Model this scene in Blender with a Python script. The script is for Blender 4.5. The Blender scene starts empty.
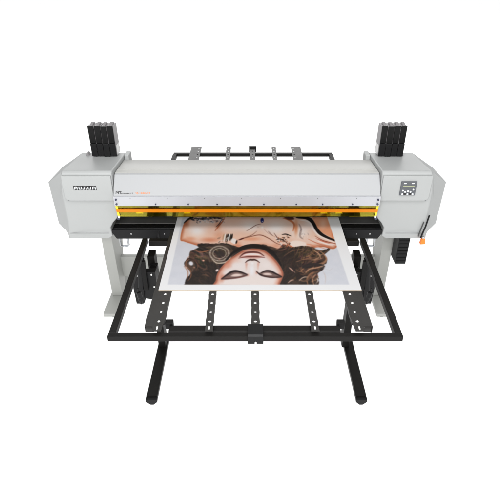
import bpy, bmesh, math, random
import numpy as np
from mathutils import Vector, Matrix
random.seed(4)
S = bpy.context.scene
COL = S.collection

# ------------------------------------------------------------------ materials
def lin(c):
    c = c / 255.0
    return c / 12.92 if c <= .04045 else ((c + .055) / 1.055) ** 2.4

def mat(name, col, rough=.5, metal=0.0, spec=.5, noise=0.0, nscale=60, bump=0.0, bscale=600, coat=0.0):
    m = bpy.data.materials.new(name); m.use_nodes = True
    nt = m.node_tree; b = nt.nodes['Principled BSDF']
    b.inputs['Base Color'].default_value = (*col, 1)
    b.inputs['Roughness'].default_value = rough
    b.inputs['Metallic'].default_value = metal
    b.inputs['Specular IOR Level'].default_value = spec
    b.inputs['Coat Weight'].default_value = coat
    tc = nt.nodes.new('ShaderNodeTexCoord')
    if noise:
        n = nt.nodes.new('ShaderNodeTexNoise'); n.inputs['Scale'].default_value = nscale
        n.inputs['Detail'].default_value = 6
        nt.links.new(tc.outputs['Object'], n.inputs['Vector'])
        r = nt.nodes.new('ShaderNodeMapRange')
        r.inputs['To Min'].default_value = 1 - noise; r.inputs['To Max'].default_value = 1 + noise
        nt.links.new(n.outputs['Fac'], r.inputs['Value'])
        x = nt.nodes.new('ShaderNodeVectorMath'); x.operation = 'SCALE'
        x.inputs[0].default_value = col
        nt.links.new(r.outputs['Result'], x.inputs['Scale'])
        nt.links.new(x.outputs['Vector'], b.inputs['Base Color'])
        r2 = nt.nodes.new('ShaderNodeMapRange')
        r2.inputs['To Min'].default_value = max(.03, rough - .08); r2.inputs['To Max'].default_value = min(1, rough + .08)
        nt.links.new(n.outputs['Fac'], r2.inputs['Value']); nt.links.new(r2.outputs['Result'], b.inputs['Roughness'])
    if bump:
        n2 = nt.nodes.new('ShaderNodeTexNoise'); n2.inputs['Scale'].default_value = bscale
        nt.links.new(tc.outputs['Object'], n2.inputs['Vector'])
        bp = nt.nodes.new('ShaderNodeBump'); bp.inputs['Strength'].default_value = bump
        bp.inputs['Distance'].default_value = .001
        nt.links.new(n2.outputs['Fac'], bp.inputs['Height']); nt.links.new(bp.outputs['Normal'], b.inputs['Normal'])
    return m

M = dict(
    body=mat('painted_cabinet_grey', (.355, .364, .361), .45, spec=.3, noise=.025, nscale=5, bump=.10, bscale=900),
    bodywarm=mat('painted_cover_warm_grey', (.415, .414, .396), .42, spec=.3, noise=.02, nscale=5),
    cover=mat('painted_cover_cool_grey', (.362, .368, .376), .42, spec=.3, noise=.015, nscale=4),
    lip=mat('aluminium_lip', (.45, .455, .48), .40, metal=.25, noise=.05, nscale=8),
    stand=mat('stand_grey_paint', (.36, .365, .345), .5, noise=.04, nscale=7, bump=.15),
    black=mat('black_powder_coat', (.007, .0067, .0066), .5, spec=.16, noise=.25, nscale=14, bump=.45, bscale=700),
    rail=mat('charcoal_powder_coat', (.0075, .0070, .0064), .46, spec=.16, noise=.2, nscale=12, bump=.45, bscale=700),
    strip=mat('dark_steel_strip', (.021, .0198, .018), .38, spec=.5, noise=.3, nscale=20, bump=.4),
    gloss=mat('gloss_black_plastic', (.006, .006, .006), .25, spec=.18, noise=.1, nscale=20),
    plastic=mat('matt_black_plastic', (.008, .008, .0085), .42, spec=.2, noise=.15, nscale=30),
    shade=mat('dark_grey_inside', (.05, .05, .048), .5, noise=.2, nscale=10),
    inside=mat('pale_grey_inside', (.42, .42, .40), .5, noise=.05, nscale=10),
    steel=mat('bright_steel', (.62, .62, .62), .28, metal=1, noise=.05),
    case=mat('cartridge_case_grey', (.22, .21, .215), .4, noise=.12, nscale=60),
    white=mat('white_label', (.78, .78, .77), .5, noise=.02),
    navy=mat('blued_screw', (.05, .055, .09), .3, metal=.5),
    ink=mat('black_print', (.012, .012, .012), .4),
    orangeink=mat('orange_print', (.78, .20, .015), .45),
    orange=mat('orange_plastic', (.86, .19, .012), .38, noise=.05),
    lcd=mat('green_grey_display', (.30, .32, .20), .2),
    panel=mat('control_panel_grey', (.085, .09, .10), .4, noise=.1, nscale=90),
    button=mat('pale_button', (.6, .62, .63), .4),
    boarde=mat('board_core', (.42, .36, .29), .8, noise=.1, nscale=200),
    seam=mat('seam_gasket', (.16, .17, .17), .6),
)

def film(name, col, glossy=.06, rough=.08):
    m = bpy.data.materials.new(name); m.use_nodes = True
    nt = m.node_tree; nt.nodes.clear()
    o = nt.nodes.new('ShaderNodeOutputMaterial'); mx = nt.nodes.new('ShaderNodeMixShader')
    t = nt.nodes.new('ShaderNodeBsdfTransparent'); t.inputs[0].default_value = (*col, 1)
    d = nt.nodes.new('ShaderNodeBsdfGlossy'); d.inputs[0].default_value = (1, 1, 1, 1)
    d.inputs['Roughness'].default_value = rough
    f = nt.nodes.new('ShaderNodeFresnel'); f.inputs[0].default_value = 1.45
    a = nt.nodes.new('ShaderNodeMath'); a.operation = 'ADD'; a.inputs[1].default_value = glossy
    nt.links.new(f.outputs[0], a.inputs[0]); nt.links.new(a.outputs[0], mx.inputs[0])
    nt.links.new(t.outputs[0], mx.inputs[1]); nt.links.new(d.outputs[0], mx.inputs[2])
    nt.links.new(mx.outputs[0], o.inputs[0])
    return m
M['window'] = film('yellow_acrylic', (1.0, .93, .10), -.015)
M['clearloop'] = film('clear_plastic_loop', (.55, .58, .62), .25)
M['stripe'] = mat('orange_stripe_film', (.80, .27, .006), .35, spec=.3, noise=.06, nscale=9)
_n = M['stripe'].node_tree; _m = _n.nodes.new('ShaderNodeMixShader'); _t = _n.nodes.new('ShaderNodeBsdfTransparent')
_m.inputs[0].default_value = .70; _t.inputs[0].default_value = (1, .55, .05, 1)
_n.links.new(_t.outputs[0], _m.inputs[1]); _n.links.new(_n.nodes['Principled BSDF'].outputs[0], _m.inputs[2])
_n.links.new(_m.outputs[0], _n.nodes['Material Output'].inputs[0])
M['yellowtape'] = mat('yellow_edge', (.78, .68, .02), .35)

# ------------------------------------------------------------------ mesh builder
class MB:
    def __init__(s): s.bm = bmesh.new()
    def box(s, x0, x1, y0, y1, z0, z1):
        x0, x1 = sorted((x0, x1)); y0, y1 = sorted((y0, y1)); z0, z1 = sorted((z0, z1))
        v = [s.bm.verts.new(p) for p in ((x0,y0,z0),(x1,y0,z0),(x1,y1,z0),(x0,y1,z0),(x0,y0,z1),(x1,y0,z1),(x1,y1,z1),(x0,y1,z1))]
        for f in ((0,3,2,1),(4,5,6,7),(0,1,5,4),(1,2,6,5),(2,3,7,6),(3,0,4,7)): s.bm.faces.new([v[i] for i in f])
        return s
    def hexa(s, p):
        v = [s.bm.verts.new(q) for q in p]
        for f in ((0,3,2,1),(4,5,6,7),(0,1,5,4),(1,2,6,5),(2,3,7,6),(3,0,4,7)): s.bm.faces.new([v[i] for i in f])
        return s
    def prism(s, pts, axis, a, b):          # pts in the two remaining axes
        def P(p, t):
            return {'x': (t, p[0], p[1]), 'y': (p[0], t, p[1]), 'z': (p[0], p[1], t)}[axis]
        A = [s.bm.verts.new(P(p, a)) for p in pts]; B = [s.bm.verts.new(P(p, b)) for p in pts]
        n = len(pts)
        s.bm.faces.new(A); s.bm.faces.new(B[::-1])
        for i in range(n): s.bm.faces.new((A[i], B[i], B[(i+1) % n], A[(i+1) % n]))
        return s
    def cyl(s, p0, p1, r, n=20, r1=None):
        p0 = Vector(p0); p1 = Vector(p1); d = p1 - p0
        q = d.to_track_quat('Z', 'Y'); r1 = r if r1 is None else r1
        A = []; B = []
        for i in range(n):
            a = 2 * math.pi * i / n; u = Vector((math.cos(a), math.sin(a), 0))
            A.append(s.bm.verts.new(p0 + q @ (u * r))); B.append(s.bm.verts.new(p1 + q @ (u * r1)))
        s.bm.faces.new(A[::-1]); s.bm.faces.new(B)
        for i in range(n): s.bm.faces.new((A[i], A[(i+1) % n], B[(i+1) % n], B[i]))
        return s
    def tube(s, pts, r, n=10):
        pts = [Vector(p) for p in pts]; rings = []
        for i, p in enumerate(pts):
            d = (pts[min(i+1, len(pts)-1)] - pts[max(i-1, 0)]).normalized()
            a = Vector((0, 1, 0)) if abs(d.y) < .9 else Vector((1, 0, 0))
            u = d.cross(a).normalized(); w = d.cross(u)
            rings.append([s.bm.verts.new(p + (u*math.cos(t) + w*math.sin(t))*r) for t in [2*math.pi*k/n for k in range(n)]])
        for a, b in zip(rings, rings[1:]):
            for k in range(n): s.bm.faces.new((a[k], a[(k+1) % n], b[(k+1) % n], b[k]))
        s.bm.faces.new(rings[0][::-1]); s.bm.faces.new(rings[-1])
        return s
    def plate_holes(s, outline, holes, z0, z1, n=18):      # XY plate with round / slot holes
        bm = s.bm; E = []; V = []
        def loop(pts):
            vs = [bm.verts.new((p[0], p[1], z1)) for p in pts]; V.extend(vs)
            for i in range(len(vs)): E.append(bm.edges.new((vs[i], vs[(i+1) % len(vs)])))
        loop(outline)
        for h in holes:
            cx, cy, rx, ry = h; k = ry - rx if ry > rx else 0
            loop([(cx + rx*math.cos(2*math.pi*i/n), cy + (k if math.sin(2*math.pi*(i+.01)/n) > 0 else -k) + rx*math.sin(2*math.pi*i/n)) for i in range(n)])
        g = bmesh.ops.triangle_fill(bm, use_beauty=True, use_dissolve=False, edges=E)
        fs = [f for f in g['geom'] if isinstance(f, bmesh.types.BMFace)]
        r = bmesh.ops.extrude_face_region(bm, geom=fs)
        for v in [v for v in r['geom'] if isinstance(v, bmesh.types.BMVert)]: v.co.z = z0
        return s
    def build(s, name, m, parent=None, bevel=0.0, seg=2, ang=30, smooth=True):
        bm = s.bm
        bmesh.ops.recalc_face_normals(bm, faces=bm.faces[:])
        if parent is not None:
            r = parent
            off = Vector((0, 0, 0))
            while r is not None: off += r.location; r = r.parent
            bmesh.ops.translate(bm, verts=bm.verts[:], vec=-off)
        me = bpy.data.meshes.new(name); bm.to_mesh(me); bm.free()
        me.materials.append(m)
        if smooth:
            for p in me.polygons: p.use_smooth = True
            try: me.set_sharp_from_angle(angle=math.radians(35))
            except Exception: pass
        o = bpy.data.objects.new(name, me); COL.objects.link(o)
        if parent is not None: o.parent = parent
        if bevel:
            b = o.modifiers.new('bevel', 'BEVEL'); b.width = bevel; b.segments = seg
            b.limit_method = 'ANGLE'; b.angle_limit = math.radians(ang); b.harden_normals = True
        return o

def thing(name, label, cat, loc, group=None):
    o = bpy.data.objects.new(name, None); COL.objects.link(o); o.location = loc
    o.empty_display_size = .1
    o['label'] = label; o['category'] = cat
    if group: o['group'] = group
    return o

def text(body, name, m, parent, x, y, z, width, height, tilt=0.0, bold=0.0):
    cu = bpy.data.curves.new(name, 'FONT'); cu.body = body; cu.extrude = .03; cu.offset = bold
    t = bpy.data.objects.new(name, cu); COL.objects.link(t)
    bpy.context.view_layer.update()
    me = bpy.data.meshes.new_from_object(t.evaluated_get(bpy.context.evaluated_depsgraph_get()))
    COL.objects.unlink(t); bpy.data.objects.remove(t)
    xs = [v.co.x for v in me.vertices]; ys = [v.co.y for v in me.vertices]
    sx = width / (max(xs) - min(xs)); sy = height / (max(ys) - min(ys))
    off = Vector((0, 0, 0)); r = parent
    while r is not None: off += r.location; r = r.parent
    for v in me.vertices:
        a = (v.co.x - min(xs)) * sx; b = (v.co.y - min(ys)) * sy; c = v.co.z * .02
        v.co = Vector((x + a, y + b * math.sin(tilt) - c * math.cos(tilt), z + b * math.cos(tilt) + c * math.sin(tilt))) - off
    me.materials.clear(); me.materials.append(m)
    o = bpy.data.objects.new(name, me); COL.objects.link(o); o.parent = parent
    return o

# ------------------------------------------------------------------ ground: white floor made translucent, whitened by an added lamp below
bm = bmesh.new()
bmesh.ops.create_grid(bm, x_segments=1, y_segments=1, size=40)
me = bpy.data.meshes.new('floor'); bm.to_mesh(me); bm.free()
fl = bpy.data.objects.new('floor', me); COL.objects.link(fl); fl['kind'] = 'structure'
fm = bpy.data.materials.new('white_translucent_floor'); fm.use_nodes = True
nt = fm.node_tree; nt.nodes.clear()
o_ = nt.nodes.new('ShaderNodeOutputMaterial'); mx = nt.nodes.new('ShaderNodeMixShader'); mx.inputs[0].default_value = .5
d_ = nt.nodes.new('ShaderNodeBsdfDiffuse'); t_ = nt.nodes.new('ShaderNodeBsdfTranslucent')
d_.inputs[0].default_value = (.93, .93, .93, 1); t_.inputs[0].default_value = (.93, .93, .93, 1)
nt.links.new(d_.outputs[0], mx.inputs[1]); nt.links.new(t_.outputs[0], mx.inputs[2]); nt.links.new(mx.outputs[0], o_.inputs[0])
me.materials.append(fm)

def area(name, loc, target, sx, sy, power, col=(1, 1, 1)):
    l = bpy.data.lights.new(name, 'AREA'); l.shape = 'RECTANGLE'; l.size = sx; l.size_y = sy; l.energy = power; l.color = col
    o = bpy.data.objects.new(name, l); COL.objects.link(o); o.location = loc
    o.rotation_euler = (Vector(target) - Vector(loc)).to_track_quat('-Z', 'Y').to_euler()
    return o
area('added_under_floor_lamp', (0, 14, -1.5), (0, 14, 0), 64, 64, 18500)  # unseen lamp added below to keep the floor white under the machine
area('overhead_softbox', (0.4, .6, 4.7), (0.1, 2.6, .9), 4.5, 1.4, 120)
area('added_back_glare_lamp', (0, 9.0, 3.4), (0, 2.8, 1.0), 11, 3.2, 250)  # out-of-view lamp added behind for glare on rear strips and cover top
area('front_softbox', (-.4, -1.3, 3.0), (0, 2.6, .9), 3.4, 1.0, 190)

W = bpy.data.worlds.new('World'); S.world = W; W.use_nodes = True
W.node_tree.nodes['Background'].inputs[0].default_value = (1, 1, 1, 1)
W.node_tree.nodes['Background'].inputs[1].default_value = .36

# ------------------------------------------------------------------ PRINTER
PX = -.017
printer = thing('large_format_printer', 'long pale grey large format printer with yellow tinted window and grey two legged stand', 'printer', (PX, 2.7, 0))

def cabinet(s):
    X = lambda a: PX + s * a
    mb = MB(); bm = mb.bm
    front = [(.757,2.54,1.276),(1.040,2.54,1.276),(1.054,2.54,1.16),(1.060,2.54,.98),(1.070,2.545,.893),(1.090,2.572,.838),(.845,2.572,.838),(.815,2.55,.866),(.815,2.54,.93),(.795,2.54,.965),(.757,2.54,1.005)]
    f2 = [(.757,2.556,1.289),(1.036,2.556,1.289),(1.075,2.56,1.165),(1.076,2.56,.98),(1.086,2.565,.885),(1.100,2.60,.830),(.845,2.60,.830),(.815,2.60,.86),(.815,2.60,.93),(.795,2.60,.965),(.757,2.60,1.005)]
    mid = [(.757,2.675,1.281),(1.030,2.675,1.281),(1.183,2.675,1.166),(1.178,2.675,.885),(1.150,2.675,.850),(1.115,2.69,.832),(.845,2.69,.832),(.815,2.69,.86),(.815,2.69,.93),(.795,2.69,.965),(.757,2.69,1.005)]
    back = [(.757,2.905,1.262),(1.026,2.905,1.262),(1.188,2.93,1.15),(1.178,2.93,.94),(1.150,2.93,.88),(1.10,2.93,.85),(.845,2.93,.85),(.815,2.93,.86),(.815,2.93,.93),(.795,2.93,.965),(.757,2.93,1.005)]
    bk2 = [(p[0]+(-.02 if i in (1,2,3,4,5) else 0), p[1]+.04, p[2]-(.04 if i < 3 else 0)) for i, p in enumerate(back)]
    secs = []
    for L in (front, f2, mid, back, bk2):
        secs.append([bm.verts.new((X(p[0]), p[1], p[2])) for p in L])
    n = len(front)
    bm.faces.new(secs[0]); bm.faces.new(secs[-1][::-1])
    for A, B in zip(secs, secs[1:]):
        for i in range(n):
            j = (i+1) % n
            if i == 1 and A is not secs[3]:      # slanting shoulder: keep the ridge running to the widest corner
                bm.faces.new((A[1], B[1], B[2])); bm.faces.new((A[1], B[2], A[2]))
            else: bm.faces.new((A[i], B[i], B[j], A[j]))
    c = mb.build('end_cabinet', M['body'], printer, bevel=.007, seg=3, ang=24)
    # raised upper front panel with one round lower corner
    r = .028; x0, x1, z0, z1 = .762, 1.040, 1.115, 1.268
    pts = [(x0, z0)] + [(x1 - r + r*math.sin(a), z0 + r - r*math.cos(a)) for a in [math.pi/2*k/8 for k in range(9)]] + [(x1, z1), (x0, z1)]
    MB().prism([(X(p[0]), p[1]) for p in pts], 'y', 2.5395, 2.527).build('front_panel', M['body'], c, bevel=.004, seg=3, ang=40)
    MB().box(X(.764), X(1.03), 2.539, 2.5355, 1.1105, 1.1155).build('panel_gap', M['seam'], c)
    MB().box(X(.83), X(1.062), 2.5425, 2.5385, .8925, .8945).build('lower_seam', M['seam'], c)
    for zz in (1.235, 1.165):
        MB().cyl((X(1.178), 2.80, zz-.13), (X(1.192), 2.80, zz-.13), .008).build('screw', M['shade'], c)
    return c
cabL = cabinet(-1); cabR = cabinet(1)
# rear corner tabs and tray clips
for s in (-1, 1):
    MB().box(PX+s*.728, PX+s*.7565, 2.85, 2.925, 1.18, 1.2655).build('corner_tab', M['body'], printer, bevel=.006)
    x = PX + s*(.975 if s < 0 else .945)
    MB().prism([(x-.012, 1.262), (x+.012, 1.262), (x+.004, 1.285), (x-.002, 1.285)], 'y', 2.84, 2.87).build('tray_clip', M['case'], printer)

# maker's lettering : pale block capitals with a black outline that runs together
def letters(parent):
    w, h, g = .0206, .0195, .0050; z0 = 1.187
    for e, mm, yb, yf, nm in ((.0034, 'ink', 2.5272, 2.5260, 'lettering_outline'), (-.0007, 'button', 2.5259, 2.5248, 'lettering')):
        mb = MB(); x = -.9945; t = .0064
        def R(a, b, c, d): mb.box(x+a-e, x+b+e, yb, yf, z0+c-e, z0+d+e)
        R(0, t, 0, h); R(w-t, w, 0, h)
        for sgn in (0, 1):
            p = [(t-.001, h+e), (t-.001, h-.009-e), (w/2, .003-e), (w/2, .012+e)]
            if sgn: p = [(w - a, b) for a, b in p]
            mb.prism([(x+a, z0+b) for a, b in p], 'y', yb-.0001, yf-.0001*(sgn+1))
        x += w + g
        R(0, t, 0, h); R(w-t, w, 0, h); R(t, w-t, 0, .0058)
        x += w + g
        R(0, w, h-.0058, h); R(w/2-t/2, w/2+t/2, 0, h-.0058)
        x += w + g
        R(0, t, 0, h); R(w-t, w, 0, h); R(t, w-t, 0, .0058); R(t, w-t, h-.0058, h)
        x += w + g
        R(0, t, 0, h); R(w-t, w, 0, h); R(t, w-t, h/2-.003, h/2+.003)
        mb.build(nm, M[mm], parent, smooth=False)
letters(cabL)

# middle cover : top, cool front, lip
def cover():
    prof = [(2.845,1.06),(2.845,1.234),(2.825,1.2455),(2.60,1.262),(2.592,1.2605)]
    MB().prism(prof + [(2.592,1.24),(2.835,1.20),(2.835,1.06)], 'x', PX-.7532, PX+.7532).build('top_cover', M['bodywarm'], printer, bevel=.003)
    c = MB().prism([(2.5915,1.2595),(2.578,1.256),(2.497,1.166),(2.497,1.160),(2.52,1.160),(2.5915,1.235)], 'x', PX-.7532, PX+.7532).build('front_cover', M['cover'], printer, bevel=.004, seg=3)
    l = MB().prism([(2.494,1.159),(2.497,1.098),(2.506,1.098),(2.506,1.159)], 'x', PX-.756, PX+.756).build('cover_lip', M['lip'], printer, bevel=.0015)
    x = -.60
    for x in (-.52, -.334, -.17, -.04, .096, .28, .43, .60):
        MB().cyl((PX+x,2.4965,1.111),(PX+x,2.490,1.111),.0042).build('screw', M['navy'], l)
    for s in (-1, 1):
        for z in (1.140, 1.112):
            MB().cyl((PX+s*.742,2.4965,z),(PX+s*.742,2.489,z),.0055).build('screw', M['navy'], l)
    for x in (-.66, -.45, -.24, -.03, .19, .40, .62):
        MB().cyl((PX+x,2.496,1.147),(PX+x,2.4945,1.147),.002).build('rivet', M['shade'], l)
    tl = math.atan2(.081, .090)
    # tilted front plate: points along it
    def on(z):
        t = (z - 1.166) / .090
        return 2.497 + .081*t
    zb = 1.1715
    def flat(polys, name, m, x, thick=.0009):
        mb = MB(); nrm = Vector((0, -math.cos(tl), math.sin(tl)))
        for k, P in enumerate(polys):
            lo = [Vector((x+a, on(zb)-.0004 + b*math.sin(tl), zb + b*math.cos(tl))) for a, b in P]; hi = [v + nrm*(thick+.00015*k) for v in lo]
            A = [mb.bm.verts.new(v) for v in lo]; B = [mb.bm.verts.new(v) for v in hi]
            mb.bm.faces.new(A[::-1]); mb.bm.faces.new(B)
            for q in range(len(P)): mb.bm.faces.new((A[q], A[(q+1) % len(P)], B[(q+1) % len(P)], B[q]))
        mb.build(name, m, c, smooth=False)
    H = .0150
    flat([[(0,0),(.0038,0),(.0038,H),(0,H)], [(.0132,0),(.0170,0),(.0170,H),(.0132,H)], [(.003,H),(.0085,.0035),(.0085,.009),(.006,H)], [(.0140,H),(.0085,.0035),(.0085,.009),(.0110,H)],
          [(.0185,H-.0034),(.0318,H-.0034),(.0318,H),(.0185,H)], [(.0233,0),(.0271,0),(.0271,H-.0034),(.0233,H-.0034)]], 'lettering', M['ink'], -.757)
    text('connect II', 'lettering', M['ink'], c, -.726, on(zb)-.0012, zb, .067, .0085, tl, .006)
    text('VJ-1626UH', 'lettering', M['orangeink'], c, -.646, on(zb)-.0012, zb, .082, .0100, tl, .012)
    # a pressed seam along the top of the cover
    MB().box(PX-.7515, PX+.7515, 2.636, 2.641, 1.2585, 1.2612).build('cover_seam', M['bodywarm'], printer)
cover()

# yellow window
win = MB().prism([(2.5005,1.0975),(2.5035,1.0975),(2.5215,1.018),(2.5185,1.018)], 'x', PX-.752, PX+.752).build('window', M['window'], printer)
MB().prism([(2.5042,1.073),(2.5002,1.073),(2.5048,1.053),(2.5088,1.053)], 'x', PX-.752, PX+.752).build('orange_stripe', M['stripe'], win)
for s in (-1, 1):
    MB().prism([(2.497,1.0972),(2.5005,1.0972),(2.5185,1.018),(2.514,1.018)], 'x', PX+s*.752, PX+s*.740).build('yellow_edge', M['yellowtape'], win)
    MB().cyl((PX+s*.744,2.512,1.022),(PX+s*.744,2.504,1.020),.006).build('screw', M['white'], win)
    MB().cyl((PX+s*.752,2.53,1.006),(PX+s*.752,2.516,1.006),.010).build('pivot', M['navy'], win, bevel=.002)
MB().box(PX-.748, PX+.748, 2.5225, 2.526, 1.0135, 1.0165).build('lower_edge', M['gloss'], win)

# inside of the print zone
MB().box(PX-.753, PX+.753, 2.875, 2.89, .90, 1.13).build('back_plate', M['inside'], printer)
MB().box(PX-.812, PX+.812, 2.63, 2.90, .82, .9115).build('platen', M['shade'], printer, bevel=.003)
MB().box(PX-.753, PX+.753, 2.72, 2.80, .985, 1.03).build('guide_rail', M['shade'], printer, bevel=.003)
MB().box(PX-.753, PX+.753, 2.66, 2.70, 1.045, 1.12).build('carriage_beam', M['inside'], printer, bevel=.004)
for s, xs in ((-1, (-.56, -.53, -.50, -.475)), (1, (.43, .47, .505, .54, .60))):
    for x in xs:
        MB().box(PX+x, PX+x+.02, 2.64, 2.665, .985, 1.085).build('roller_clamp', M['gloss'], printer, bevel=.002)
MB().box(PX+.40, PX+.62, 2.60, 2.64, 1.07, 1.125).build('print_head_carriage', M['gloss'], printer, bevel=.004)
MB().box(PX-.60, PX-.45, 2.60, 2.64, 1.07, 1.125).build('capping_unit', M['gloss'], printer, bevel=.004)
for x in (-.645, -.36, .46, .55): 
    MB().prism([(PX+x-.022, .995), (PX+x+.022, .995), (PX+x+.016, 1.008), (PX+x-.016, 1.008)], 'y', 2.60, 2.62).build('tab', M['yellowtape'], printer)

# black apron below the slot, in two levels, cut-back lower corners
def apron():
    h = .815
    pts = [(PX-h,.908),(PX-h,.886),(PX-h+.022,.846),(PX+h-.022,.846),(PX+h,.886),(PX+h,.908)]
    a = MB().prism(pts, 'y', 2.553, 2.575).build('apron', M['plastic'], printer, bevel=.003)
    MB().prism([(2.5755,.9078),(2.600,.9125),(2.628,.9105),(2.628,.86),(2.5755,.86)], 'x', PX-h+.003, PX+h-.003).build('apron_top', M['gloss'], a, bevel=.002)
    for x in (-.50, -.70, .66, .74):
        MB().cyl((PX+x,2.553,.882),(PX+x,2.5495,.882),.004).build('screw', M['steel'], a)
    MB().box(PX-.538, PX-.532, 2.5525, 2.548, .848, .899).build('apron_joint', M['ink'], a)
    MB().box(PX+.545, PX+.551, 2.5525, 2.548, .848, .899).build('apron_joint', M['ink'], a)
apron()
bx = MB().box(.475, .575, 2.47, 2.546, .800, .872).build('junction_box', M['plastic'], printer, bevel=.004)
MB().box(.475, .575, 2.469, 2.4655, .842, .846).build('box_glint', M['steel'], bx)  # bright strip standing in for the light line reflected on the box
MB().box(.512, .556, 2.5475, 2.5522, .876, .892).build('label_plate', M['white'], printer)
for s in (-1, 1):
    x = PX + s*.80
    MB().tube([(x-.026,2.72,.76),(x-.026,2.72,.70),(x-.018,2.72,.691),(x+.018,2.72,.691),(x+.026,2.72,.70),(x+.026,2.72,.76)], .0065).build('cable_loop', M['clearloop'], printer)

# control panel
cp = MB().box(.848, .938, 2.5272, 2.5215, 1.152, 1.240).build('control_panel', M['panel'], printer, bevel=.003)
MB().box(.862, .925, 2.5215, 2.520, 1.205, 1.214).build('display', M['lcd'], cp)
for x in (.870, .914): MB().box(x-.008, x+.008, 2.5215, 2.5195, 1.224, 1.232).build('button', M['button'], cp, bevel=.001)
for (x, z, r, m) in ((.893,1.180,.006,'button'),(.878,1.176,.0055,'button'),(.908,1.176,.0055,'button'),(.864,1.184,.005,'button'),(.922,1.190,.005,'button'),
                  (.864,1.162,.0055,'button'),(.878,1.163,.0062,'ink'),(.893,1.162,.0055,'button'),(.908,1.163,.0062,'ink'),(.922,1.162,.0055,'button')):
    MB().cyl((x,2.5216,z),(x,2.5185,z),r,14).build('button', M[m], cp)

# lever slot and orange handle on the right cabinet
lv = MB().tube([(1.026,2.528,.868),(1.030,2.526,.90),(1.040,2.526,.95),(1.046,2.528,1.00),(1.050,2.532,1.02)], .0048).build('ink_lever', M['plastic'], printer)
MB().tube([(1.012,2.534,.875),(1.016,2.531,.92),(1.026,2.532,.975)], .0036).build('lever_guide', M['shade'], printer)
MB().hexa([(1.026,2.515,.828),(1.056,2.515,.830),(1.056,2.54,.830),(1.026,2.54,.828),(1.030,2.517,.862),(1.050,2.517,.866),(1.050,2.538,.866),(1.030,2.538,.862)]).build('handle', M['orange'], lv, bevel=.003)
MB().cyl((1.040,2.527,.866),(1.038,2.527,.878),.006).build('collar', M['steel'], lv)

# waste tank below the right cabinet
wt = MB().box(1.018, 1.093, 2.86, 2.98, .455, .80).build('waste_tank', M['plastic'], printer, bevel=.005)
for k in range(7): MB().box(1.022, 1.089, 2.8595, 2.8565, .475+k*.028, .483+k*.028).build('rib', M['gloss'], wt)

# grey stand
for s in (-1, 1):
    X = lambda a: PX + s*a
    a0, a1 = .972, 1.048
    leg = MB().hexa([(X(a0),3.02,.052),(X(a1),3.02,.052),(X(a1),3.12,.052),(X(a0),3.12,.052),
                     (X(a0),3.00,.84),(X(a1),3.00,.84),(X(a1),3.42,.84),(X(a0),3.42,.84)]).build('stand_leg', M['stand'], printer, bevel=.004)
    ft = MB().box(X(.955), X(1.066), 2.80, 3.60, .022, .0515).build('foot', M['stand'], leg, bevel=.006, seg=3)
    for yy in (2.84, 3.55):
        MB().cyl((X(1.0),yy,0.0),(X(1.0),yy,.022),.016).build('levelling_pad', M['plastic'], leg)
MB().box(PX-.98, PX+.98, 3.135, 3.175, .155, .335).build('cross_beam', M['stand'], printer, bevel=.004)
MB().box(PX-.757, PX+.757, 2.80, 2.96, .80, .86).build('body_tray', M['stand'], printer)

# ------------------------------------------------------------------ INK CARTRIDGES
def make_cartridge():
    t = thing('ink_cartridge', 'x', 'ink cartridge', (0, 0, 0), 'ink cartridges standing on the end cabinets')
    w = .0184
    c = MB().box(-w, w, .006, .085, 0, .182).build('case', M['case'], t, bevel=.0025)
    MB().box(-w+.001, w-.001, -.002, .0055, .082, .186).build('upper_cover', M['gloss'], t, bevel=.0025)
    MB().box(-w+.0005, w-.0005, -.005, .0055, .001, .081).build('lower_cover', M['plastic'], t, bevel=.0025)
    MB().prism([(.01,.182),(.07,.182),(.07,.190),(.055,.196),(.02,.190)], 'x', -.006, .010).build('latch', M['case'], t, bevel=.001)
    for s in (-1, 1): MB().box(s*w, s*(w+.0004), .015, .075, .004, .062).build('label_sticker', M['white'], t)
    return t
def dup(t, loc):
    r = t.copy(); COL.objects.link(r); r.location = loc
    for ch in t.children:
        c = ch.copy(); COL.objects.link(c); c.parent = r
    return r
proto = make_cartridge()
names = ['outermost of the four black ink cartridges on the %s cabinet', 'second from the outer side of the four black ink cartridges on %s cabinet',
         'third from the outer side of the four black ink cartridges on %s cabinet', 'innermost of the four black ink cartridges on the %s cabinet, its grey side showing']
first = True
for side, xs in (('left', (-.9375, -.900, -.862, -.8245)), ('right', (.9065, .869, .8315, .794))):
    for k, x in enumerate(xs):
        z = 1.2725 + (.0 if k != 2 else -.002) ; y = 2.815 + (.002 if k % 2 else 0)
        if first: o = proto; o.location = (x, y, z); first = False
        else: o = dup(proto, (x, y, z))
        o['label'] = names[k] % side

# ------------------------------------------------------------------ TABLES
TX = .023
ZT = .901       # top of the frame rails
def strip_outline(x, w, y0, y1, period=.0665, amp=.0012):
    L = []; n = max(4, int((y1-y0)/.0166))
    ys = [y0 + (y1-y0)*i/n for i in range(n+1)]
    Lp = [(x - w/2 - amp*math.cos(2*math.pi*(y-1.712)/period), y) for y in ys]
    Rp = [(x + w/2 + amp*math.cos(2*math.pi*(y-1.712)/period), y) for y in ys]
    return Lp + Rp[::-1]

def table(name, label, y0, y1, cat, front):
    t = thing(name, label, cat, (TX, (y0+y1)/2, 0))
    for s in (-1, 1):
        MB().box(TX+s*.655, TX+s*.623, y0+(.0122 if front else 0), y1-(0 if front else .03), ZT-.032, ZT).build('side_rail', M['rail'], t, bevel=.003)
    return t

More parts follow.
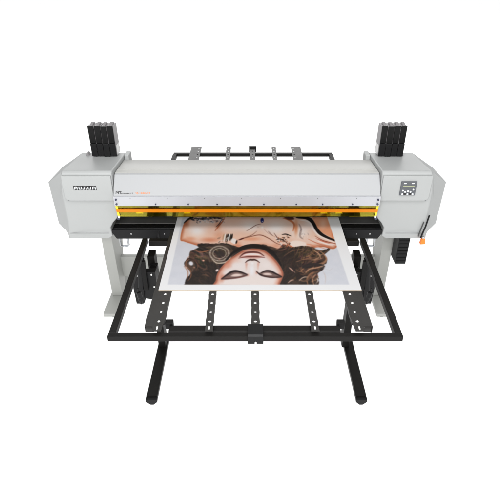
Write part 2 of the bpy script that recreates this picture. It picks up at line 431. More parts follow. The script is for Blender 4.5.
# front table
ft = table('front_support_table', 'front black steel table frame on two floor legs, holding the printed board', 1.640, 2.47, 'support table', True)
MB().box(TX-.655, TX+.655, 1.622, 1.652, ZT-.028, ZT).build('front_rail', M['rail'], ft, bevel=.003)
MB().box(TX-.613, TX+.613, 2.432, 2.47, ZT-.032, ZT).build('rear_rail', M['rail'], ft, bevel=.003)
MB().prism([(1.6585,ZT-.030),(1.6585,ZT-.008),(1.668,ZT-.002),(1.700,ZT-.002),(1.706,ZT-.007),(1.706,ZT-.03)], 'x', -.366, .408).build('cross_beam', M['rail'], ft, bevel=.002)
for a, b in ((-.388, -.352), (.398, .434)):
    MB().box(a, b, 1.7065, 1.735, ZT-.03, ZT+.006).build('beam_bracket', M['black'], ft, bevel=.003)
ys_h = [1.712 + .0675*k for k in range(0, 14)]
def strips(t, xs, ya, yb, hl, slot=None, end=None):
    for x, w in xs:
        hs = [(x, y, .0075, .0075) for y in hl]
        if slot: hs = [(x, slot, .0035, .010)] + hs
        o = MB().plate_holes(strip_outline(x, w, ya, yb), hs, .9105, .9135).build('slide_strip', M['strip'], t, smooth=False)
        for s in (-1, 1):
            MB().box(x+s*(w/2-.005), x+s*(w/2-.001), ya+.06, yb-.01, .9025, .9103).build('flange', M['black'], o)
strips(ft, ((-.183, .036), (.025, .038), (.291, .036)), 1.645, 2.545, ys_h[:12], 1.668)
# two wide outer strips : perforated band plus a broad folded plate
for s, xh, xa, xb in ((-1, -.416, -.386, -.474), (1, .4885, .458, .550)):
    lo, hi = sorted((xh + (-.024), xh + .024))
    full = [(y) for y in ys_h[:12]]
    if s < 0: outl = [(-.474,1.678),(-.4385,1.678),(-.4325,1.647),(-.3975,1.647),(-.3945,1.678),(-.390,1.70),(-.385,1.74),(-.386,1.775),(-.391,1.81),(-.386,1.86),(-.386,2.545),(-.474,2.545)]
    else: outl = [(.551,1.678),(.512,1.678),(.508,1.647),(.470,1.647),(.466,1.678),(.463,1.72),(.458,1.76),(.462,1.80),(.458,1.85),(.458,2.545),(.551,2.545)]
    o = MB().plate_holes(outl, [(xh+(.001), 1.662, .0035, .009)] + [(xh, y, .0075, .0075) for y in full], .9105, .9135).build('wide_slide_plate', M['strip'], ft, smooth=False)
    xe = outl[0][0]
    MB().box(xe, xe - s*.004*(-1)*-1, 1.679, 2.544, .876, .9103).build('folded_edge', M['black'], o)
    ia, ib = sorted((outl[0][0], outl[1][0]))
    MB().box(ia+.003, ib+.002, 1.6795, 1.6825, .878, .9103).build('folded_end', M['strip'], o)
    xe2 = outl[5][0]
    MB().box(xe2 + s*.004, xe2 + s*.012, 1.725, 2.54, .880, .9103).build('folded_edge', M['black'], o)
# white ball rollers of the outer plates and bolt heads over the front rail
rb = MB().cyl((0,0,-.001),(0,0,.0022),.0066, 18, .0045).build('roller', M['white'], None)
first = True
wide = [c for c in ft.children if c.name.startswith('wide_slide_plate')]
for pl, xh in zip(wide, (-.415, .4895)):
    for y in ys_h[:6]:
        o = rb if first else rb.copy()
        if not first: COL.objects.link(o)
        first = False; o.parent = pl; o.location = (xh - ft.location.x, y - ft.location.y, .9125)
for x in (-.416, -.183, .291, .4895):
    MB().box(x-.004, x+.004, 1.657, 1.676, .9137, .9155).build('bolt_head', M['white'], ft, bevel=.001)
# centre clamp
cl = MB().prism([(1.613,.867),(1.613,.909),(1.621,.9172),(1.690,.9172),(1.690,.9138),(1.6205,.9040),(1.6205,.867)], 'x', -.010, .059).build('centre_clamp', M['plastic'], ft, bevel=.002)
MB().cyl((.0255,1.6135,.8765),(.0255,1.609,.8765),.006).build('screw', M['steel'], cl, bevel=.001)
# floor legs
for s, xc, xf in ((-1, -.593, -.593), (1, .645, .672)):
    p = MB().hexa([(xc-.024,2.45,.052),(xc+.024,2.45,.052),(xc+.024,2.53,.052),(xc-.024,2.53,.052),
                   (xc-.021,2.45,.782),(xc+.021,2.45,.782),(xc+.021,2.52,.790),(xc-.021,2.52,.790)]).build('floor_leg', M['rail'], ft, bevel=.003)
    f = MB().box(xf-.033, xf+.033, 2.03, 2.535, .022, .0515).build('foot', M['rail'], p, bevel=.004)
    MB().prism([(xf-.034,.045),(xf+.034,.045),(xf+.034,.026),(xf+.010,.002),(xf-.010,.002),(xf-.034,.026)], 'y', 2.006, 2.0295).build('end_cap', M['plastic'], p, bevel=.003)
    MB().cyl((xf,2.06,.0),(xf,2.06,.0218),.018).build('levelling_pad', M['plastic'], p)
    MB().cyl((xf,2.50,.0),(xf,2.50,.0218),.018).build('levelling_pad', M['plastic'], p)
    # height adjusting bracket between leg and rail, with gas spring and a dark disc for the leg's hole
    q = lambda a: TX + s*a
    br = MB().prism([(q(.690),.770),(q(.566),.775),(q(.566),.60),(q(.596),.575),(q(.640),.585),(q(.655),.545),(q(.700),.545),(q(.706),.66)], 'y', 2.30, 2.345).build('bracket', M['plastic'], ft, bevel=.004)
    MB().box(q(.6255), q(.578), 2.346, 2.459, .655, .735).build('bracket_arm', M['plastic'], br, bevel=.004)
    MB().cyl((q(.600),2.405,.7355),(q(.600),2.405,.742),.021, 24).build('leg_hole_disc', M['gloss'], br, bevel=.004)  # flat dark disc drawn in place of a hole in the leg
    for (a, z) in ((.668,.752),(.640,.757),(.588,.760),(.580,.675)):
        MB().cyl((q(a),2.2995,z),(q(a),2.294,z),.0048).build('screw', M['white'], br)
    MB().tube([(q(.640),2.31,.862),(q(.652),2.30,.72),(q(.668),2.30,.58)], .021, 18).build('gas_spring', M['plastic'], br)
    MB().cyl((q(.668),2.30,.5795),(q(.672),2.30,.548),.016, 18, .008).build('spring_tip', M['gloss'], br)
    MB().box(q(.640), q(.612), 2.28, 2.299, .66, .860).build('hanger', M['black'], br, bevel=.003)
    MB().cyl((q(.602),2.035,.835),(q(.598),2.035,.80),.013, 16).build('adjusting_knob', M['plastic'], ft, bevel=.003)
    MB().cyl((q(.6025),2.035,.8355),(q(.6025),2.035,.8605),.004, 12).build('stud', M['black'], ft)
MB().tube([(-.553,2.545,.895),(-.558,2.535,.87),(-.566,2.50,.86),(-.590,2.46,.865)], .003, 8).build('cable', M['plastic'], ft)

# rear table
rt = table('rear_support_table', 'black steel table frame with perforated strips reaching out behind the printer', 2.97, 3.845, 'support table', False)
MB().box(TX-.651, TX+.651, 3.8155, 3.845, ZT-.026, ZT).build('end_rail', M['rail'], rt, bevel=.003)
MB().box(TX-.613, TX+.613, 2.97, 3.005, ZT-.032, ZT).build('inner_rail', M['rail'], rt, bevel=.003)
hr = [3.905 - .0675*k for k in range(0, 13)]
strips(rt, ((-.178, .036), (.022, .040), (.198, .034)), 2.98, 3.935, hr)
for s, xh, xa, xb in ((-1, -.425, -.490, -.405), (1, .360, .343, .422)):
    lo, hi = min(xa, xb), max(xa, xb)
    o = MB().plate_holes([(lo,2.98),(hi,2.98),(hi,3.935),(lo,3.935)], [(xh, y, .0075, .0075) for y in hr], .9105, .9135).build('wide_slide_plate', M['strip'], rt, smooth=False)
    e = lo if s < 0 else hi
    MB().box(e, e - s*.005, 2.985, 3.93, .878, .9103).build('folded_edge', M['black'], o)
MB().prism([(3.9355,.87),(3.9355,.926),(3.9015,.926),(3.9015,.9142),(3.925,.9142),(3.925,.87)][::-1], 'x', -.008, .052).build('end_clamp', M['plastic'], rt, bevel=.0015)
for s in (-1, 1):
    MB().box(TX+s*.42, TX+s*.38, 3.45, 3.49, .052, .868).build('floor_leg', M['black'], rt, bevel=.003)
    MB().box(TX+s*.42, TX+s*.38, 3.35, 3.60, .0, .0515).build('foot', M['black'], rt, bevel=.003)

# ------------------------------------------------------------------ PRINTED BOARD
# the print: colours laid on a fine grid in the plane of the board. (px, py) are the drawing coordinates of the artwork.
BX0, BX1, BY0, BY1, BZ = -.452, .5515, 1.940, 2.86, .920
def art_grid(nx, ny):
    F, P, H = 490.0, math.radians(32.3), 2.38
    xs = np.linspace(BX0, BX1, nx); ys = np.linspace(BY0, BY1, ny)
    X, Y = np.meshgrid(xs, ys)
    f = Y*math.cos(P) + (H-BZ)*math.sin(P); u = Y*math.sin(P) - (H-BZ)*math.cos(P)
    return X, Y, 250 + F*X/f, 250 - F*u/f
NX, NY = 560, 420
GX, GY, AX, AY = art_grid(NX, NY)
IMG = np.zeros((NY, NX, 3)); IMG[:] = (246, 246, 247)
rng = np.random.default_rng(7)
def nz(sx, sy, seed):            # smooth value noise over the drawing
    r = np.random.default_rng(seed); g = r.random((64, 64))
    a = (AX/sx) % 63; b = (AY/sy) % 63; i = a.astype(int); j = b.astype(int); fa = a-i; fb = b-j
    fa = fa*fa*(3-2*fa); fb = fb*fb*(3-2*fb)
    return (g[j, i]*(1-fa)+g[j, i+1]*fa)*(1-fb) + (g[j+1, i]*(1-fa)+g[j+1, i+1]*fa)*fb
def sdist(poly):                 # signed distance, positive inside
    inside = np.zeros(AX.shape, bool); d = np.full(AX.shape, 1e9); n = len(poly)
    for i in range(n):
        (x0, y0), (x1, y1) = poly[i], poly[(i+1) % n]
        if y0 != y1:
            c = ((y0 > AY) != (y1 > AY)) & (AX < (x1-x0)*(AY-y0)/(y1-y0)+x0); inside ^= c
        dx, dy = x1-x0, y1-y0; L = dx*dx+dy*dy+1e-9
        t = np.clip(((AX-x0)*dx+(AY-y0)*dy)/L, 0, 1)
        d = np.minimum(d, np.hypot(AX-x0-t*dx, AY-y0-t*dy))
    return np.where(inside, d, -d)
def sm(v, a, b):
    t = np.clip((v-a)/(b-a), 0, 1); return t*t*(3-2*t)
def smooth(pts, k=6, closed=False):
    n = len(pts); out = []
    rngs = range(n if closed else n-1)
    for i in rngs:
        g = (lambda q: pts[q % n]) if closed else (lambda q: pts[min(max(q, 0), n-1)])
        p0, p1, p2, p3 = g(i-1), g(i), g(i+1), g(i+2)
        for s in range(k):
            t = s/k
            out.append(tuple(.5*((2*p1[c]) + (-p0[c]+p2[c])*t + (2*p0[c]-5*p1[c]+4*p2[c]-p3[c])*t*t + (-p0[c]+3*p1[c]-3*p2[c]+p3[c])*t**3) for c in (0, 1)))
    if not closed: out.append(pts[-1])
    return out
def mixc(a, col, mask=None):
    if mask is not None: a = a*mask
    IMG[:] = IMG*(1-a[..., None]) + np.array(col, float)*a[..., None]
def fill(pts, col, soft=.5, op=1.0, clip=None, curve=True):
    p = smooth(pts, closed=True) if curve else pts
    d = sdist(p); a = sm(d, -soft, soft)*op
    mixc(a, col, clip); return d
def blob(cx, cy, rx, ry, col, op=1.0, rot=0.0, hard=.0, clip=None):
    c, s = math.cos(rot), math.sin(rot); x = AX-cx; y = AY-cy
    r = np.hypot((x*c+y*s)/rx, (-x*s+y*c)/ry)
    mixc((1-sm(r, hard, 1.0))*op, col, clip)
def stroke(pts, col, w=.5, w1=None, op=1.0, soft=.35, clip=None):
    p = smooth(pts, 5); n = len(p)-1; w1 = w if w1 is None else w1
    xs = [q[0] for q in p]; ys = [q[1] for q in p]; m = 3+w
    box = (AX > min(xs)-m) & (AX < max(xs)+m) & (AY > min(ys)-m) & (AY < max(ys)+m)
    if not box.any(): return
    bx = AX[box]; by = AY[box]; best = np.full(bx.shape, 1e9)
    for i in range(n):
        (x0, y0), (x1, y1) = p[i], p[i+1]; dx, dy = x1-x0, y1-y0; L = dx*dx+dy*dy+1e-9
        t = np.clip(((bx-x0)*dx+(by-y0)*dy)/L, 0, 1); g = (i+t)/n
        ww = (w + (w1-w)*g) if w1 != w else w*(.35+.65*np.sin(np.pi*np.clip(g, .02, .98)))
        best = np.minimum(best, np.hypot(bx-x0-t*dx, by-y0-t*dy) - ww)
    a = (1-sm(best, -soft, soft))*op
    if clip is not None: a = a*clip[box]
    IMG[box] = IMG[box]*(1-a[:, None]) + np.array(col, float)*a[:, None]

PIC = [(186.2, 200), (321.5, 200), (349.3, 284.6), (167.8, 284.6)]
pm = sm(sdist(PIC), -.15, .15)
# pale lilac backdrop of the portrait
mixc(pm, (214, 216, 224)); mixc(pm*nz(6, 3, 2)*.35, (232, 231, 236))
# ---- chest, shoulders, arm
skin = [(180.3,240),(181.5,231),(184.5,222.5),(190,217),(196,212),(204,203),(300,200),(323,200),(331,217),(337.5,241),(334,249),(322,247),(308,250),(300,262),(262,262),(232,262),(222,250),(206,248),(190,243.5),(184,241.5)]
sd = sdist(smooth(skin, closed=True)); sk = sm(sd, -.4, .5)*pm
mixc(sk, (236, 196, 176))
mixc(sk*(1-sm(sd, .0, 4.5)), (190, 108, 72))
for b in ((197,231,14,10,(250,242,239),1), (203,224,12,7,(244,222,212),.8), (232,228,17,8,(240,214,202),.9), (250,226,18,10,(246,234,228),1), (276,228,21,13,(246,236,231),1),
          (262,214,20,6,(234,190,168),.7), (210,240,14,4,(214,132,96),.8), (219,236,9,8,(216,146,112),.55), (218,226,5,7,(214,140,104),.7), (190,239,9,3.5,(222,148,112),.7), (187,224,4,6,(176,96,62),.6),
          (300,232,17,12,(246,234,228),1), (296,228,3.6,12,(218,138,92),.95), (309,224,9,8,(240,224,218),.9), (316,240,16,5,(240,214,202),.9), (251,239,16,3.2,(226,152,116),.8), (236,243,8,3.5,(222,146,110),.7), (238,246,8,3,(206,118,82),.7), (262,247,14,6,(214,136,100),.8), (276,246,8,5,(214,140,106),.6)):
    blob(*b[:5], op=b[5], clip=sk)
# right upper arm and the black edge that cuts it off
fill([(311,208),(327,206),(331,217),(337,241),(330,237),(320,231),(315,224)], (232,160,122), .5, 1, sk)
blob(323,224,6,8,(240,190,162),.9,clip=sk); blob(333,232,2.6,10,(206,110,66),.9,clip=sk); blob(314,214,3.5,6,(196,110,74),.8,clip=sk)
fill([(296,217),(304,216.4),(311,218),(315,223),(318,228.5),(323,233.5),(330,237.5),(337,240.5),(336,241.5),(327,238.6),(320,235.4),(315,230),(311.5,223.5),(306,219.4),(298,218.4)], (24,20,22), .4, 1, sk)
stroke([(300,220),(309,222),(314,230),(320,236),(336,243.2)], (250,240,236), .9, op=.8, clip=sk)
stroke([(315,236),(322,240),(330,242.5),(337,243.6)], (150,70,50), .45, clip=pm)
stroke([(316,238.5),(324,241.8),(336,246)], (196,104,76), .45, clip=pm)
stroke([(308,239),(318,243.5),(332,247.2)], (206,128,100), .5, clip=pm)
stroke([(318,241),(327,244),(336,245)], (250,238,232), .8, clip=pm, op=.8)
stroke([(300,243),(312,245),(326,249)], (224,150,118), .5, clip=pm)
fill([(289,243),(296,240.5),(306,243),(303,247.5),(294,247)], (248,232,222), .8, .9, pm)
stroke([(288,244),(293,247.6),(301,248.4),(308,246)], (206,112,72), .8, clip=pm)
# lace garment along the left
for k in range(90):
    x = 190+rng.random()*32; y = 217.2+rng.random()*2.4+1.0*math.sin((x-190)*.2); L = .6+rng.random()*2.2
    stroke([(x, y), (x+L*.5, y+rng.normal()*.3), (x+L, y+rng.normal()*.5)], [(34,36,48),(58,60,78),(24,24,30),(96,92,104)][k % 4], .3+.3*rng.random(), op=.85, clip=pm)
for k in range(80):
    x = 196+rng.random()*27; y = 219.4+rng.random()*3.4; L = .5+rng.random()*1.8
    stroke([(x, y), (x+L, y+rng.normal()*.6)], [(222,224,234),(70,70,86),(186,170,168),(236,236,240),(110,90,92)][k % 5], .22+.25*rng.random(), op=.8, clip=pm)
stroke([(184,223),(188,219.4),(194,216),(200,211)], (22,22,26), .9, clip=pm)
fill([(205,213),(222,209),(226,213),(223,218),(214,217)], (120,70,50), 1.2, .55, sk)
stroke([(225,217),(222,222),(218,227),(215,231)], (172,88,56), .55, clip=pm)
stroke([(222,219),(219,224),(216,227)], (60,40,40), .4, clip=pm)
# dark creases near the arm
stroke([(283,218),(289,220),(294,224),(293,231)], (196,112,70), 1.0, clip=pm, op=.9)
fill([(284,216.6),(292,216.4),(294,219.4),(288,219.6)], (82,44,44), .7, .9, pm)
stroke([(299,224),(301,229),(300,236),(303,239)], (150,128,122), 1.1, clip=pm, op=.7)
for k in range(12):
    x = 300+rng.random()*8; y = 229+rng.random()*8
    stroke([(x, y), (x+rng.normal()*1.6, y+rng.normal())], (120,104,104) if k % 2 else (240,236,236), .3, op=.6, clip=pm)
# chains and pendant
stroke([(261,224),(256,225.2),(250,229),(246.5,231)], (120,84,72), .32, clip=pm)
stroke([(257,231),(252,235),(245,237.6),(238,240)], (140,96,80), .35, clip=pm)
stroke([(238,240),(250,236.8),(260,235),(268,238),(276,243),(281,245)], (132,80,64), .42, clip=pm)
stroke([(264,229),(268,233),(275,237),(279,241)], (196,160,146), .35, clip=pm)
stroke([(268,231),(273,236)], (128,96,88), .3, clip=pm); stroke([(274,233),(278,239),(281,245)], (120,84,76), .45, clip=pm)
stroke([(275.5,237.5),(279,241),(283,247)], (250,246,242), .7, op=.7, clip=pm)
blob(262,220.3,2.5,3.6,(214,120,70),.8,clip=pm); blob(262.1,220.3,2.0,3.0,(18,34,112),1,hard=.6); blob(262.3,221.4,.8,1.0,(230,236,250),.9,hard=.3); blob(261.5,218.6,.6,.6,(120,140,200),.8)
blob(262.3,227.3,1.8,1.8,(250,246,240),.9); blob(258,227,1,1.3,(150,110,100),.5)
# bracelet
for k, (x, c) in enumerate(((222.5,(190,150,120)),(224,(236,230,224)),(225.5,(80,60,50)),(227,(30,28,28)),(228.3,(240,240,240)),(229.6,(60,50,46)),(231,(24,22,22)))):
    stroke([(x, 241.5-(k > 3)), (x+.9, 237), (x+1.5, 234)], c, .75, clip=pm)
for k in range(16):
    x = 216+rng.random()*11; y = 238+rng.random()*7
    stroke([(x, y), (x+1.5, y-1.5+rng.normal()*.5)], (120,100,84) if k % 2 else (226,214,204), .4, op=.7, clip=pm)
fill([(232,238.5),(236,239.5),(235,244),(231,242)], (244,240,238), .5, .9, pm); stroke([(237,240.5),(236,243.5)], (30,24,26), .8, clip=pm); stroke([(239,240),(244,238)], (90,44,40), .7, clip=pm)

FACE = [(216.8,290),(216,280),(217.4,273.5),(221.5,267),(228,260.5),(236,254.5),(243,250.6),(250,248.9),(257,248.8),(264,250.4),(270,254.5),(276,260.5),(281,267.5),(283.4,274),(281.6,280),(279.5,284.6),(279,290)]
fm0 = sm(sdist(smooth(FACE, closed=True)), -2, .5)
# ---- hair, left of the picture
def hair(poly, base, nst, flow, cols, seed):
    d = sdist(smooth(poly, closed=True)); m = sm(d + (nz(1.8, 1.4, seed)-.5)*.8, -.5, .5)*pm
    mixc(m, base)
    r = np.random.default_rng(seed)
    m2 = sm(d+.6, -.3, .5)*pm
    mixc(m*sm(nz(7, 4.5, seed+1), .45, .8)*.75, (104, 78, 64)); mixc(m*sm(nz(5, 3.5, seed+2), .5, .85)*.7, (38, 32, 30))
    for k in range(nst//3):
        c = cols[int(r.integers(len(cols)))]
        stroke(flow(r), [v + r.normal()*6 for v in c], .6+.7*r.random(), op=.25+.35*r.random(), clip=m2, soft=.8)
    for k in range(nst):
        pts = flow(r); c = cols[int(r.integers(len(cols)))]
        stroke(pts, [v + r.normal()*8 for v in c], .16+.34*r.random(), op=.35+.55*r.random(), clip=m2)
    return m
HL = [(185,283.6),(186.5,278.5),(190.5,274),(188.5,269.5),(184.4,265),(184.6,261.5),(188.5,258.5),(190,252),(194,249.8),(199,247.4),(197,244.6),(205,243.4),(213,243.8),(224,243.2),(232,245),(240,247.5),(247,245.2),(258,244.6),(268,246.5),(270,262),(240,290),(186,288)]
def flowL(r):
    x = 190+r.random()*34; y = 246+r.random()*38; a = -.25+.9*math.sin((y-246)/12)+r.normal()*.35; L = 6+r.random()*10
    return [(x, y), (x+math.cos(a)*L*.5, y+math.sin(a)*L*.5+r.normal()), (x+math.cos(a+.5)*L, y+math.sin(a+.5)*L)]
hair(HL, (58,50,46), 210, flowL, [(34,29,28),(44,37,34),(92,70,58),(128,96,78),(70,58,52),(40,38,38),(160,128,108)], 11)
fill([(198,268),(214,263),(217,272),(217,286),(188,286),(190,276)], (46,40,37), 2.0, .75, pm)
for p in ([(189.5,256),(186.5,260),(186,266),(190,270),(191,276),(188,281)], [(186,262),(190,259),(195,261),(198,266),(196,270)], [(195,249),(199,252),(207,251),(214,247.5)], [(184,266),(188,272),(187,279)]):
    stroke(p, (168,112,82), .55, op=.85, clip=pm)
blob(191,263.4,3.0,2.6,(222,222,230),1,rot=.7,hard=.45,clip=pm); blob(194.3,267.5,2,1.6,(178,132,112),.9,clip=pm); blob(203.3,260.6,1.9,1.3,(240,176,152),1,rot=.3,hard=.2,clip=pm)
stroke([(186,261),(189,258.6),(194,260.5),(197.5,265)], (60,42,36), .7, clip=pm)
# hoop earring with filigree
for rr, cc, ww in ((1, (168,152,138), .75), (.82, (104,88,78), .5), (.68, (172,156,140), .45), (1.12,(96,82,72),.4)):
    stroke([(219.5+9.6*rr*math.cos(t), 253.5+7.4*rr*math.sin(t)) for t in [2*math.pi*k/18 for k in range(19)]], cc, ww, ww*1.01, op=.9, clip=pm)
blob(220,254,6,4,(56,50,48),.8,hard=.5,clip=pm)
for k in range(22):
    t = rng.random()*6.28; q = .72+.3*rng.random(); x = 219.5+9.6*q*math.cos(t); y = 253.5+7.4*q*math.sin(t)
    blob(x, y, .7, .6, (224,214,202) if k % 2 else (70,58,50), .8, clip=pm)
blob(219.5,259,2,1.6,(190,140,124),.7,clip=pm); stroke([(212,259),(217,263),(226,262),(231,257)], (214,196,176), .7, op=.85, clip=pm)

# ---- hair, right of the picture
HR = [(262,247),(270,246.4),(279,248.5),(283,244.6),(292,247.4),(303,246.2),(312,247.4),(319,250.4),(325,249.8),(328.5,248),(329.5,249.6),(326.5,252.4),(324,255),(327,259),(326,263.5),(321,266),(325,266.4),(322,270),(317.5,273.4),(318.5,279),(319,284.6),(316,290),(276,290),(274,262)]
def flowR(r):
    x = 276+r.random()*38; y = 248+r.random()*34; a = .1-.55*math.sin((x-276)/16+.6)+r.normal()*.2 + (y-262)*-.012; L = 7+r.random()*13
    return [(x, y), (x+math.cos(a)*L*.5, y+math.sin(a)*L*.5-.8), (x+math.cos(a-.5)*L, y+math.sin(a-.5)*L)]
hair(HR, (66,54,48), 260, flowR, [(34,29,28),(48,38,34),(98,72,58),(140,102,78),(172,128,98),(60,50,46),(44,38,36),(112,84,68)], 23)
fill([(276,252),(292,252),(300,262),(296,276),(280,287),(276,270)], (48,40,37), 3, .7, pm)
for p, w_, c in (([(300,272),(306,266.5),(314,264.5),(322,264),(326.4,259.5),(324,254.5),(320,251)],.9,(178,130,98)), ([(303,276),(309,269.5),(318,267.5),(325,265)],.7,(196,150,118)), ([(296,262),(306,259),(316,260),(323,258)],.7,(150,108,82)),
                 ([(308,285),(307,279),(311,273.5),(318,271)],.9,(160,112,84)), ([(314,285),(312.5,279),(316,274)],.8,(186,138,108)), ([(299,281),(303,277.5),(308,277)],.6,(206,178,158)), ([(289,267.5),(292,270),(295,272.5)],.7,(226,176,156)), ([(288,283),(291,280.5),(294,280)],.7,(200,160,140)),
                 ([(314,250.5),(319,254),(321,259)],.6,(206,160,124)), ([(284,256),(292,251),(301,249.5),(311,251)],.5,(120,90,72)), ([(316,283.5),(318,281),(317,278)],.6,(230,222,220))):
    stroke(p, c, w_, op=.85, clip=pm)
fill([(300,267),(308,263.6),(318,263.2),(324,265.4),(315,266.2),(306,268.6)], (44,38,38), .5, .9, pm)
fill([(296,274),(303,271),(306,274.5),(301,278),(297,280)], (44,36,34), .8, .8, pm)
stroke([(323,271),(325.5,277),(325,284)], (206,188,180), .5, op=.6, clip=pm); stroke([(321,267),(329,270),(333,268)], (196,190,192), .25, op=.6, clip=pm)
for k in range(24):
    a0 = rng.random()*6.28; cx = 302+rng.random()*20; cy = 252+rng.random()*28; R_ = 3+rng.random()*7; t0 = rng.random()*3
    pts = [(cx+R_*math.cos(t0+u), cy+R_*.62*math.sin(t0+u)) for u in (0, .5, 1.0, 1.5)]
    hm = sm(sdist(smooth(HR, 3, closed=True))-.5, -.3, .5)*pm if k == 0 else hm
    stroke(pts, [(150,108,82),(122,88,68),(178,134,106),(44,36,34),(94,70,58)][k % 5], .35+.45*rng.random(), op=.5+.3*rng.random(), clip=hm, soft=.6)
for k in range(24):
    cx = 188+rng.random()*26; cy = 250+rng.random()*32; R_ = 3+rng.random()*6; t0 = rng.random()*6
    pts = [(cx+R_*math.cos(t0+u), cy+R_*.62*math.sin(t0+u)) for u in (0, .5, 1.0, 1.5)]
    hm2 = sm(sdist(smooth(HL, 3, closed=True))-.5, -.3, .5)*pm if k == 0 else hm2
    if (cx-219)**2/110+(cy-253)**2/70 < 1 or sdist is None: continue
    stroke(pts, [(120,88,72),(98,72,62),(44,38,36),(140,104,86),(36,31,30)][k % 5], .35+.45*rng.random(), op=.4+.3*rng.random(), clip=hm2*(1-fm0), soft=.7)
# clasp of flowers at the neck
for k in range(44):
    x = 277+rng.random()*15; y = 235+rng.random()*12
    if abs((y-241)/7) + abs((x-284)/8) > 1.25: continue
    a = rng.random()*6.28; c = [(60,44,40),(150,84,56),(226,206,190),(40,32,32),(120,96,84),(206,110,70)][k % 6]
    stroke([(x, y), (x+1.6*math.cos(a), y+1.3*math.sin(a))], c, .45, op=.9, clip=pm)
stroke([(282,234.6),(286,234.2),(291,236)], (36,28,28), .55, clip=pm); stroke([(276,240),(281,239),(287,243)], (70,48,42), .5, clip=pm)

# ---- face (seen upside down)
FACE = [(216.8,290),(216,280),(217.4,273.5),(221.5,267),(228,260.5),(236,254.5),(243,250.6),(250,248.9),(257,248.8),(264,250.4),(270,254.5),(276,260.5),(281,267.5),(283.4,274),(281.6,280),(279.5,284.6),(279,290)]
fd = sdist(smooth(FACE, closed=True)); fm_ = sm(fd, -.4, .5)*pm
stroke([(226,260),(234,252),(243,247.4),(252,245.8),(262,246.8),(271,251.4),(277,258),(281,265)], (30,26,26), 1.9, clip=pm)
fm_ = sm(fd, -.4, .5)*pm
mixc(fm_, (239, 226, 221))
mixc(fm_*(1-sm(fd, .2, 7.5))*.9, (214, 140, 112)); mixc(fm_*(1-sm(fd, 0, 3.0))*.85, (158, 82, 60))
blob(228,262,10,7,(212,132,102),.55,rot=-.7,clip=fm_); blob(236,261,8,4,(236,196,180),.6,clip=fm_)
for b in ((252,270,3.4,10,(244,243,246),.95), (238,266,9,6,(242,231,228),.9), (266,265,7,5,(244,232,228),.9), (250,279,24,5.5,(240,228,222),.95), (246.3,266,1.8,7,(224,178,162),.75), (258,266,1.7,7,(222,176,160),.75),
          (222,278,4,7,(204,118,88),.7), (280,277,4,6,(206,128,100),.6), (249,250.8,9,1.6,(224,176,158),.7), (228,266,6,4,(226,156,132),.6)):
    blob(*b[:5], op=b[5], clip=fm_)
# lips, nose
fill([(240.8,256.6),(245,253),(250,251.7),(252,252.2),(254,251.7),(259,252.6),(263.4,255.6),(259,258.4),(252,258.8),(245,258.4)], (222,168,154), .8, .85, fm_)
stroke([(239.8,256.9),(242.5,254.4),(246,252.7),(251,252.1),(256,252.2),(260,253.2),(264,256)], (98,52,48), .85, clip=fm_, soft=.5)
stroke([(238.6,258.2),(246,256.9),(252,256.7),(258,256.8),(264.6,257.6)], (120,60,54), .7, clip=fm_, soft=.5)
stroke([(243.5,255.4),(248,254.4),(252,254.2),(257,254.4),(261,255.4)], (250,240,238), .8, op=.95, clip=fm_)
stroke([(245.4,262.6),(247.4,260.8),(250,259.8),(252.2,259.9),(254.6,259.8),(257,260.7),(259.6,262.6)], (66,40,36), .85, clip=fm_, soft=.5)
blob(246.5,264,2.2,3.2,(214,156,138),.6,clip=fm_); blob(258.4,264,2.0,3.2,(214,156,138),.6,clip=fm_)
blob(252.4,263.2,2.4,2,(250,247,247),.9,clip=fm_)
# eyes : closed smoky lids
blob(226,277,7,4.2,(196,120,98),.75,rot=-.2,clip=fm_); blob(247.5,275,2.5,2.4,(206,140,118),.7,clip=fm_)
fill([(221,279.3),(226,275.2),(231,271.2),(236,270.2),(242,271.9),(247.5,274.4),(246.5,276.2),(240,277.8),(232,279),(225,279.6)], (116,90,84), .8, .9, fm_)
stroke([(221.5,278.9),(226.5,275.1),(231.5,271.9),(236.5,271.1),(242,272.5),(247,274.5)], (40,29,30), .95, clip=fm_, soft=.6)
stroke([(222.5,279),(229,278.6),(237,277.7),(243,276.4),(247,274.9)], (66,42,42), .6, clip=fm_, soft=.6)
fill([(231,276.0),(234,274.3),(237.5,273.9),(240.5,274.5),(242.2,275.1),(239.5,275.9),(235,276.5)], (238,212,202), 1.0, 1, fm_)
blob(237.5,275.2,6.2,1.5,(238,214,204),.8,clip=fm_,hard=.2)
stroke([(226,277.9),(234,278.2),(241,277),(246,275.4)], (146,96,86), .45, op=.8, clip=fm_, soft=.5)
for k in range(7):
    x = 223.5+k*2.0; stroke([(x, 278.3-k*1.0), (x-1.4, 277.6-k*1.05)], (60,42,40), .25, op=.6, clip=fm_, soft=.4)
blob(256.6,272.6,2.2,2.8,(208,142,120),.7,clip=fm_); blob(279,276.6,5,3.6,(198,124,102),.7,rot=.2,clip=fm_)
fill([(256,270.6),(258.6,272.6),(261,272.4),(265.5,270.2),(270.5,270.5),(275.5,273),(282,276.4),(281,277.8),(274,277.8),(266,276.8),(260,275.2)], (116,90,84), .8, .9, fm_)
stroke([(261,272.8),(266,270.9),(271,271.4),(276,273.8),(281.5,276.5)], (42,30,31), .85, clip=fm_, soft=.6)
stroke([(256.6,271.6),(259.8,274.4),(265,276.2),(273,277.4),(281.5,276.9)], (44,30,30), .8, clip=fm_, soft=.6)
fill([(262.8,274.1),(265,273.3),(268,273.2),(270.6,274.0),(271.8,275.0),(268.5,275.1),(264.8,274.9)], (238,212,202), 1.0, 1, fm_)
blob(267.4,274.1,4.8,1.25,(238,214,204),.8,clip=fm_,hard=.2)
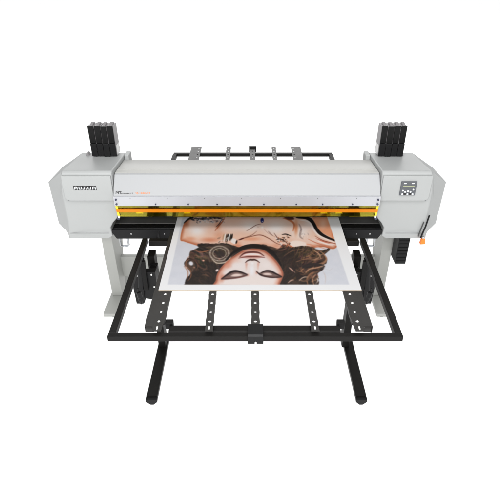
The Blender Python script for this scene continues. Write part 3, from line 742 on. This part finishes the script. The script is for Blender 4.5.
stroke([(262,275.6),(269,276.6),(276,277.2)], (140,92,84), .35, op=.7, clip=fm_, soft=.5)
blob(217,270.3,2.3,1.6,(248,226,222),1,rot=-.6,hard=.3,clip=pm)
# grain of the print, border and fine cut marks stay clean
g = (rng.random(AX.shape)-.5)*5
IMG += (g*pm)[..., None]
def soften(a):
    b = a.copy(); b[1:-1] = (a[:-2]+2*a[1:-1]+a[2:])/4; c = b.copy(); c[:, 1:-1] = (b[:, :-2]+2*b[:, 1:-1]+b[:, 2:])/4
    return c
IMG = soften(soften(IMG))
IMG += ((rng.random(AX.shape)-.5)*4*pm)[..., None]
lum = IMG.mean(-1, keepdims=True); t = (1/(1+np.exp(-(lum-128)/34))*255 - lum)*.16*pm[..., None]
IMG = IMG + t; IMG = np.clip(IMG, 3, 250)/255.0
LIN = np.where(IMG <= .04045, IMG/12.92, ((IMG+.055)/1.055)**2.4)*.60

board = thing('printed_board', 'white bordered board with upside down portrait of a woman, lying through the printer', 'printed board', ((BX0+BX1)/2, (BY0+BY1)/2, .905))
MB().box(BX0, BX1, BY0, BY1, .9142, .9195).build('board_core', M['boarde'], board)
vv = np.stack([GX-(BX0+BX1)/2, GY-(BY0+BY1)/2, np.full(GX.shape, BZ-.905)], -1).reshape(-1, 3)
ii = (np.arange(NY-1)[:, None]*NX + np.arange(NX-1)[None, :]).ravel()
ff = np.stack([ii, ii+1, ii+NX+1, ii+NX], -1)
me = bpy.data.meshes.new('portrait_print')
me.vertices.add(len(vv)); me.vertices.foreach_set('co', vv.ravel())
me.loops.add(ff.size); me.loops.foreach_set('vertex_index', ff.ravel().astype(np.int32))
me.polygons.add(len(ff)); me.polygons.foreach_set('loop_start', np.arange(0, ff.size, 4, dtype=np.int32))
me.update(calc_edges=True)
ca = me.color_attributes.new('print', 'FLOAT_COLOR', 'POINT')
ca.data.foreach_set('color', np.concatenate([LIN.reshape(-1, 3), np.ones((len(vv), 1))], 1).astype(np.float32).ravel())
pmt = bpy.data.materials.new('printed_ink'); pmt.use_nodes = True
b = pmt.node_tree.nodes['Principled BSDF']; b.inputs['Roughness'].default_value = .55; b.inputs['Specular IOR Level'].default_value = .25
an = pmt.node_tree.nodes.new('ShaderNodeAttribute'); an.attribute_name = 'print'
pmt.node_tree.links.new(an.outputs['Color'], b.inputs['Base Color'])
me.materials.append(pmt)
po = bpy.data.objects.new('portrait_print', me); COL.objects.link(po); po.parent = board
po['label'] = 'printed portrait of a dark haired woman with closed eyes, a hoop earring and a blue pendant'


# ------------------------------------------------------------------ camera and render
cam = bpy.data.cameras.new('camera'); co = bpy.data.objects.new('camera', cam); COL.objects.link(co)
co.location = (0, 0, 2.38); co.rotation_euler = (math.radians(90-32.3), 0, 0)
cam.sensor_width = 36; cam.lens = 36*490/500; cam.clip_start = .05; cam.clip_end = 500
S.camera = co
S.render.engine = 'CYCLES'
S.render.resolution_x = S.render.resolution_y = 1024
S.view_settings.view_transform = 'Standard'; S.view_settings.look = 'None'
S.view_settings.exposure = 0; S.view_settings.gamma = 1
S.cycles.max_bounces = 10; S.cycles.transparent_max_bounces = 12
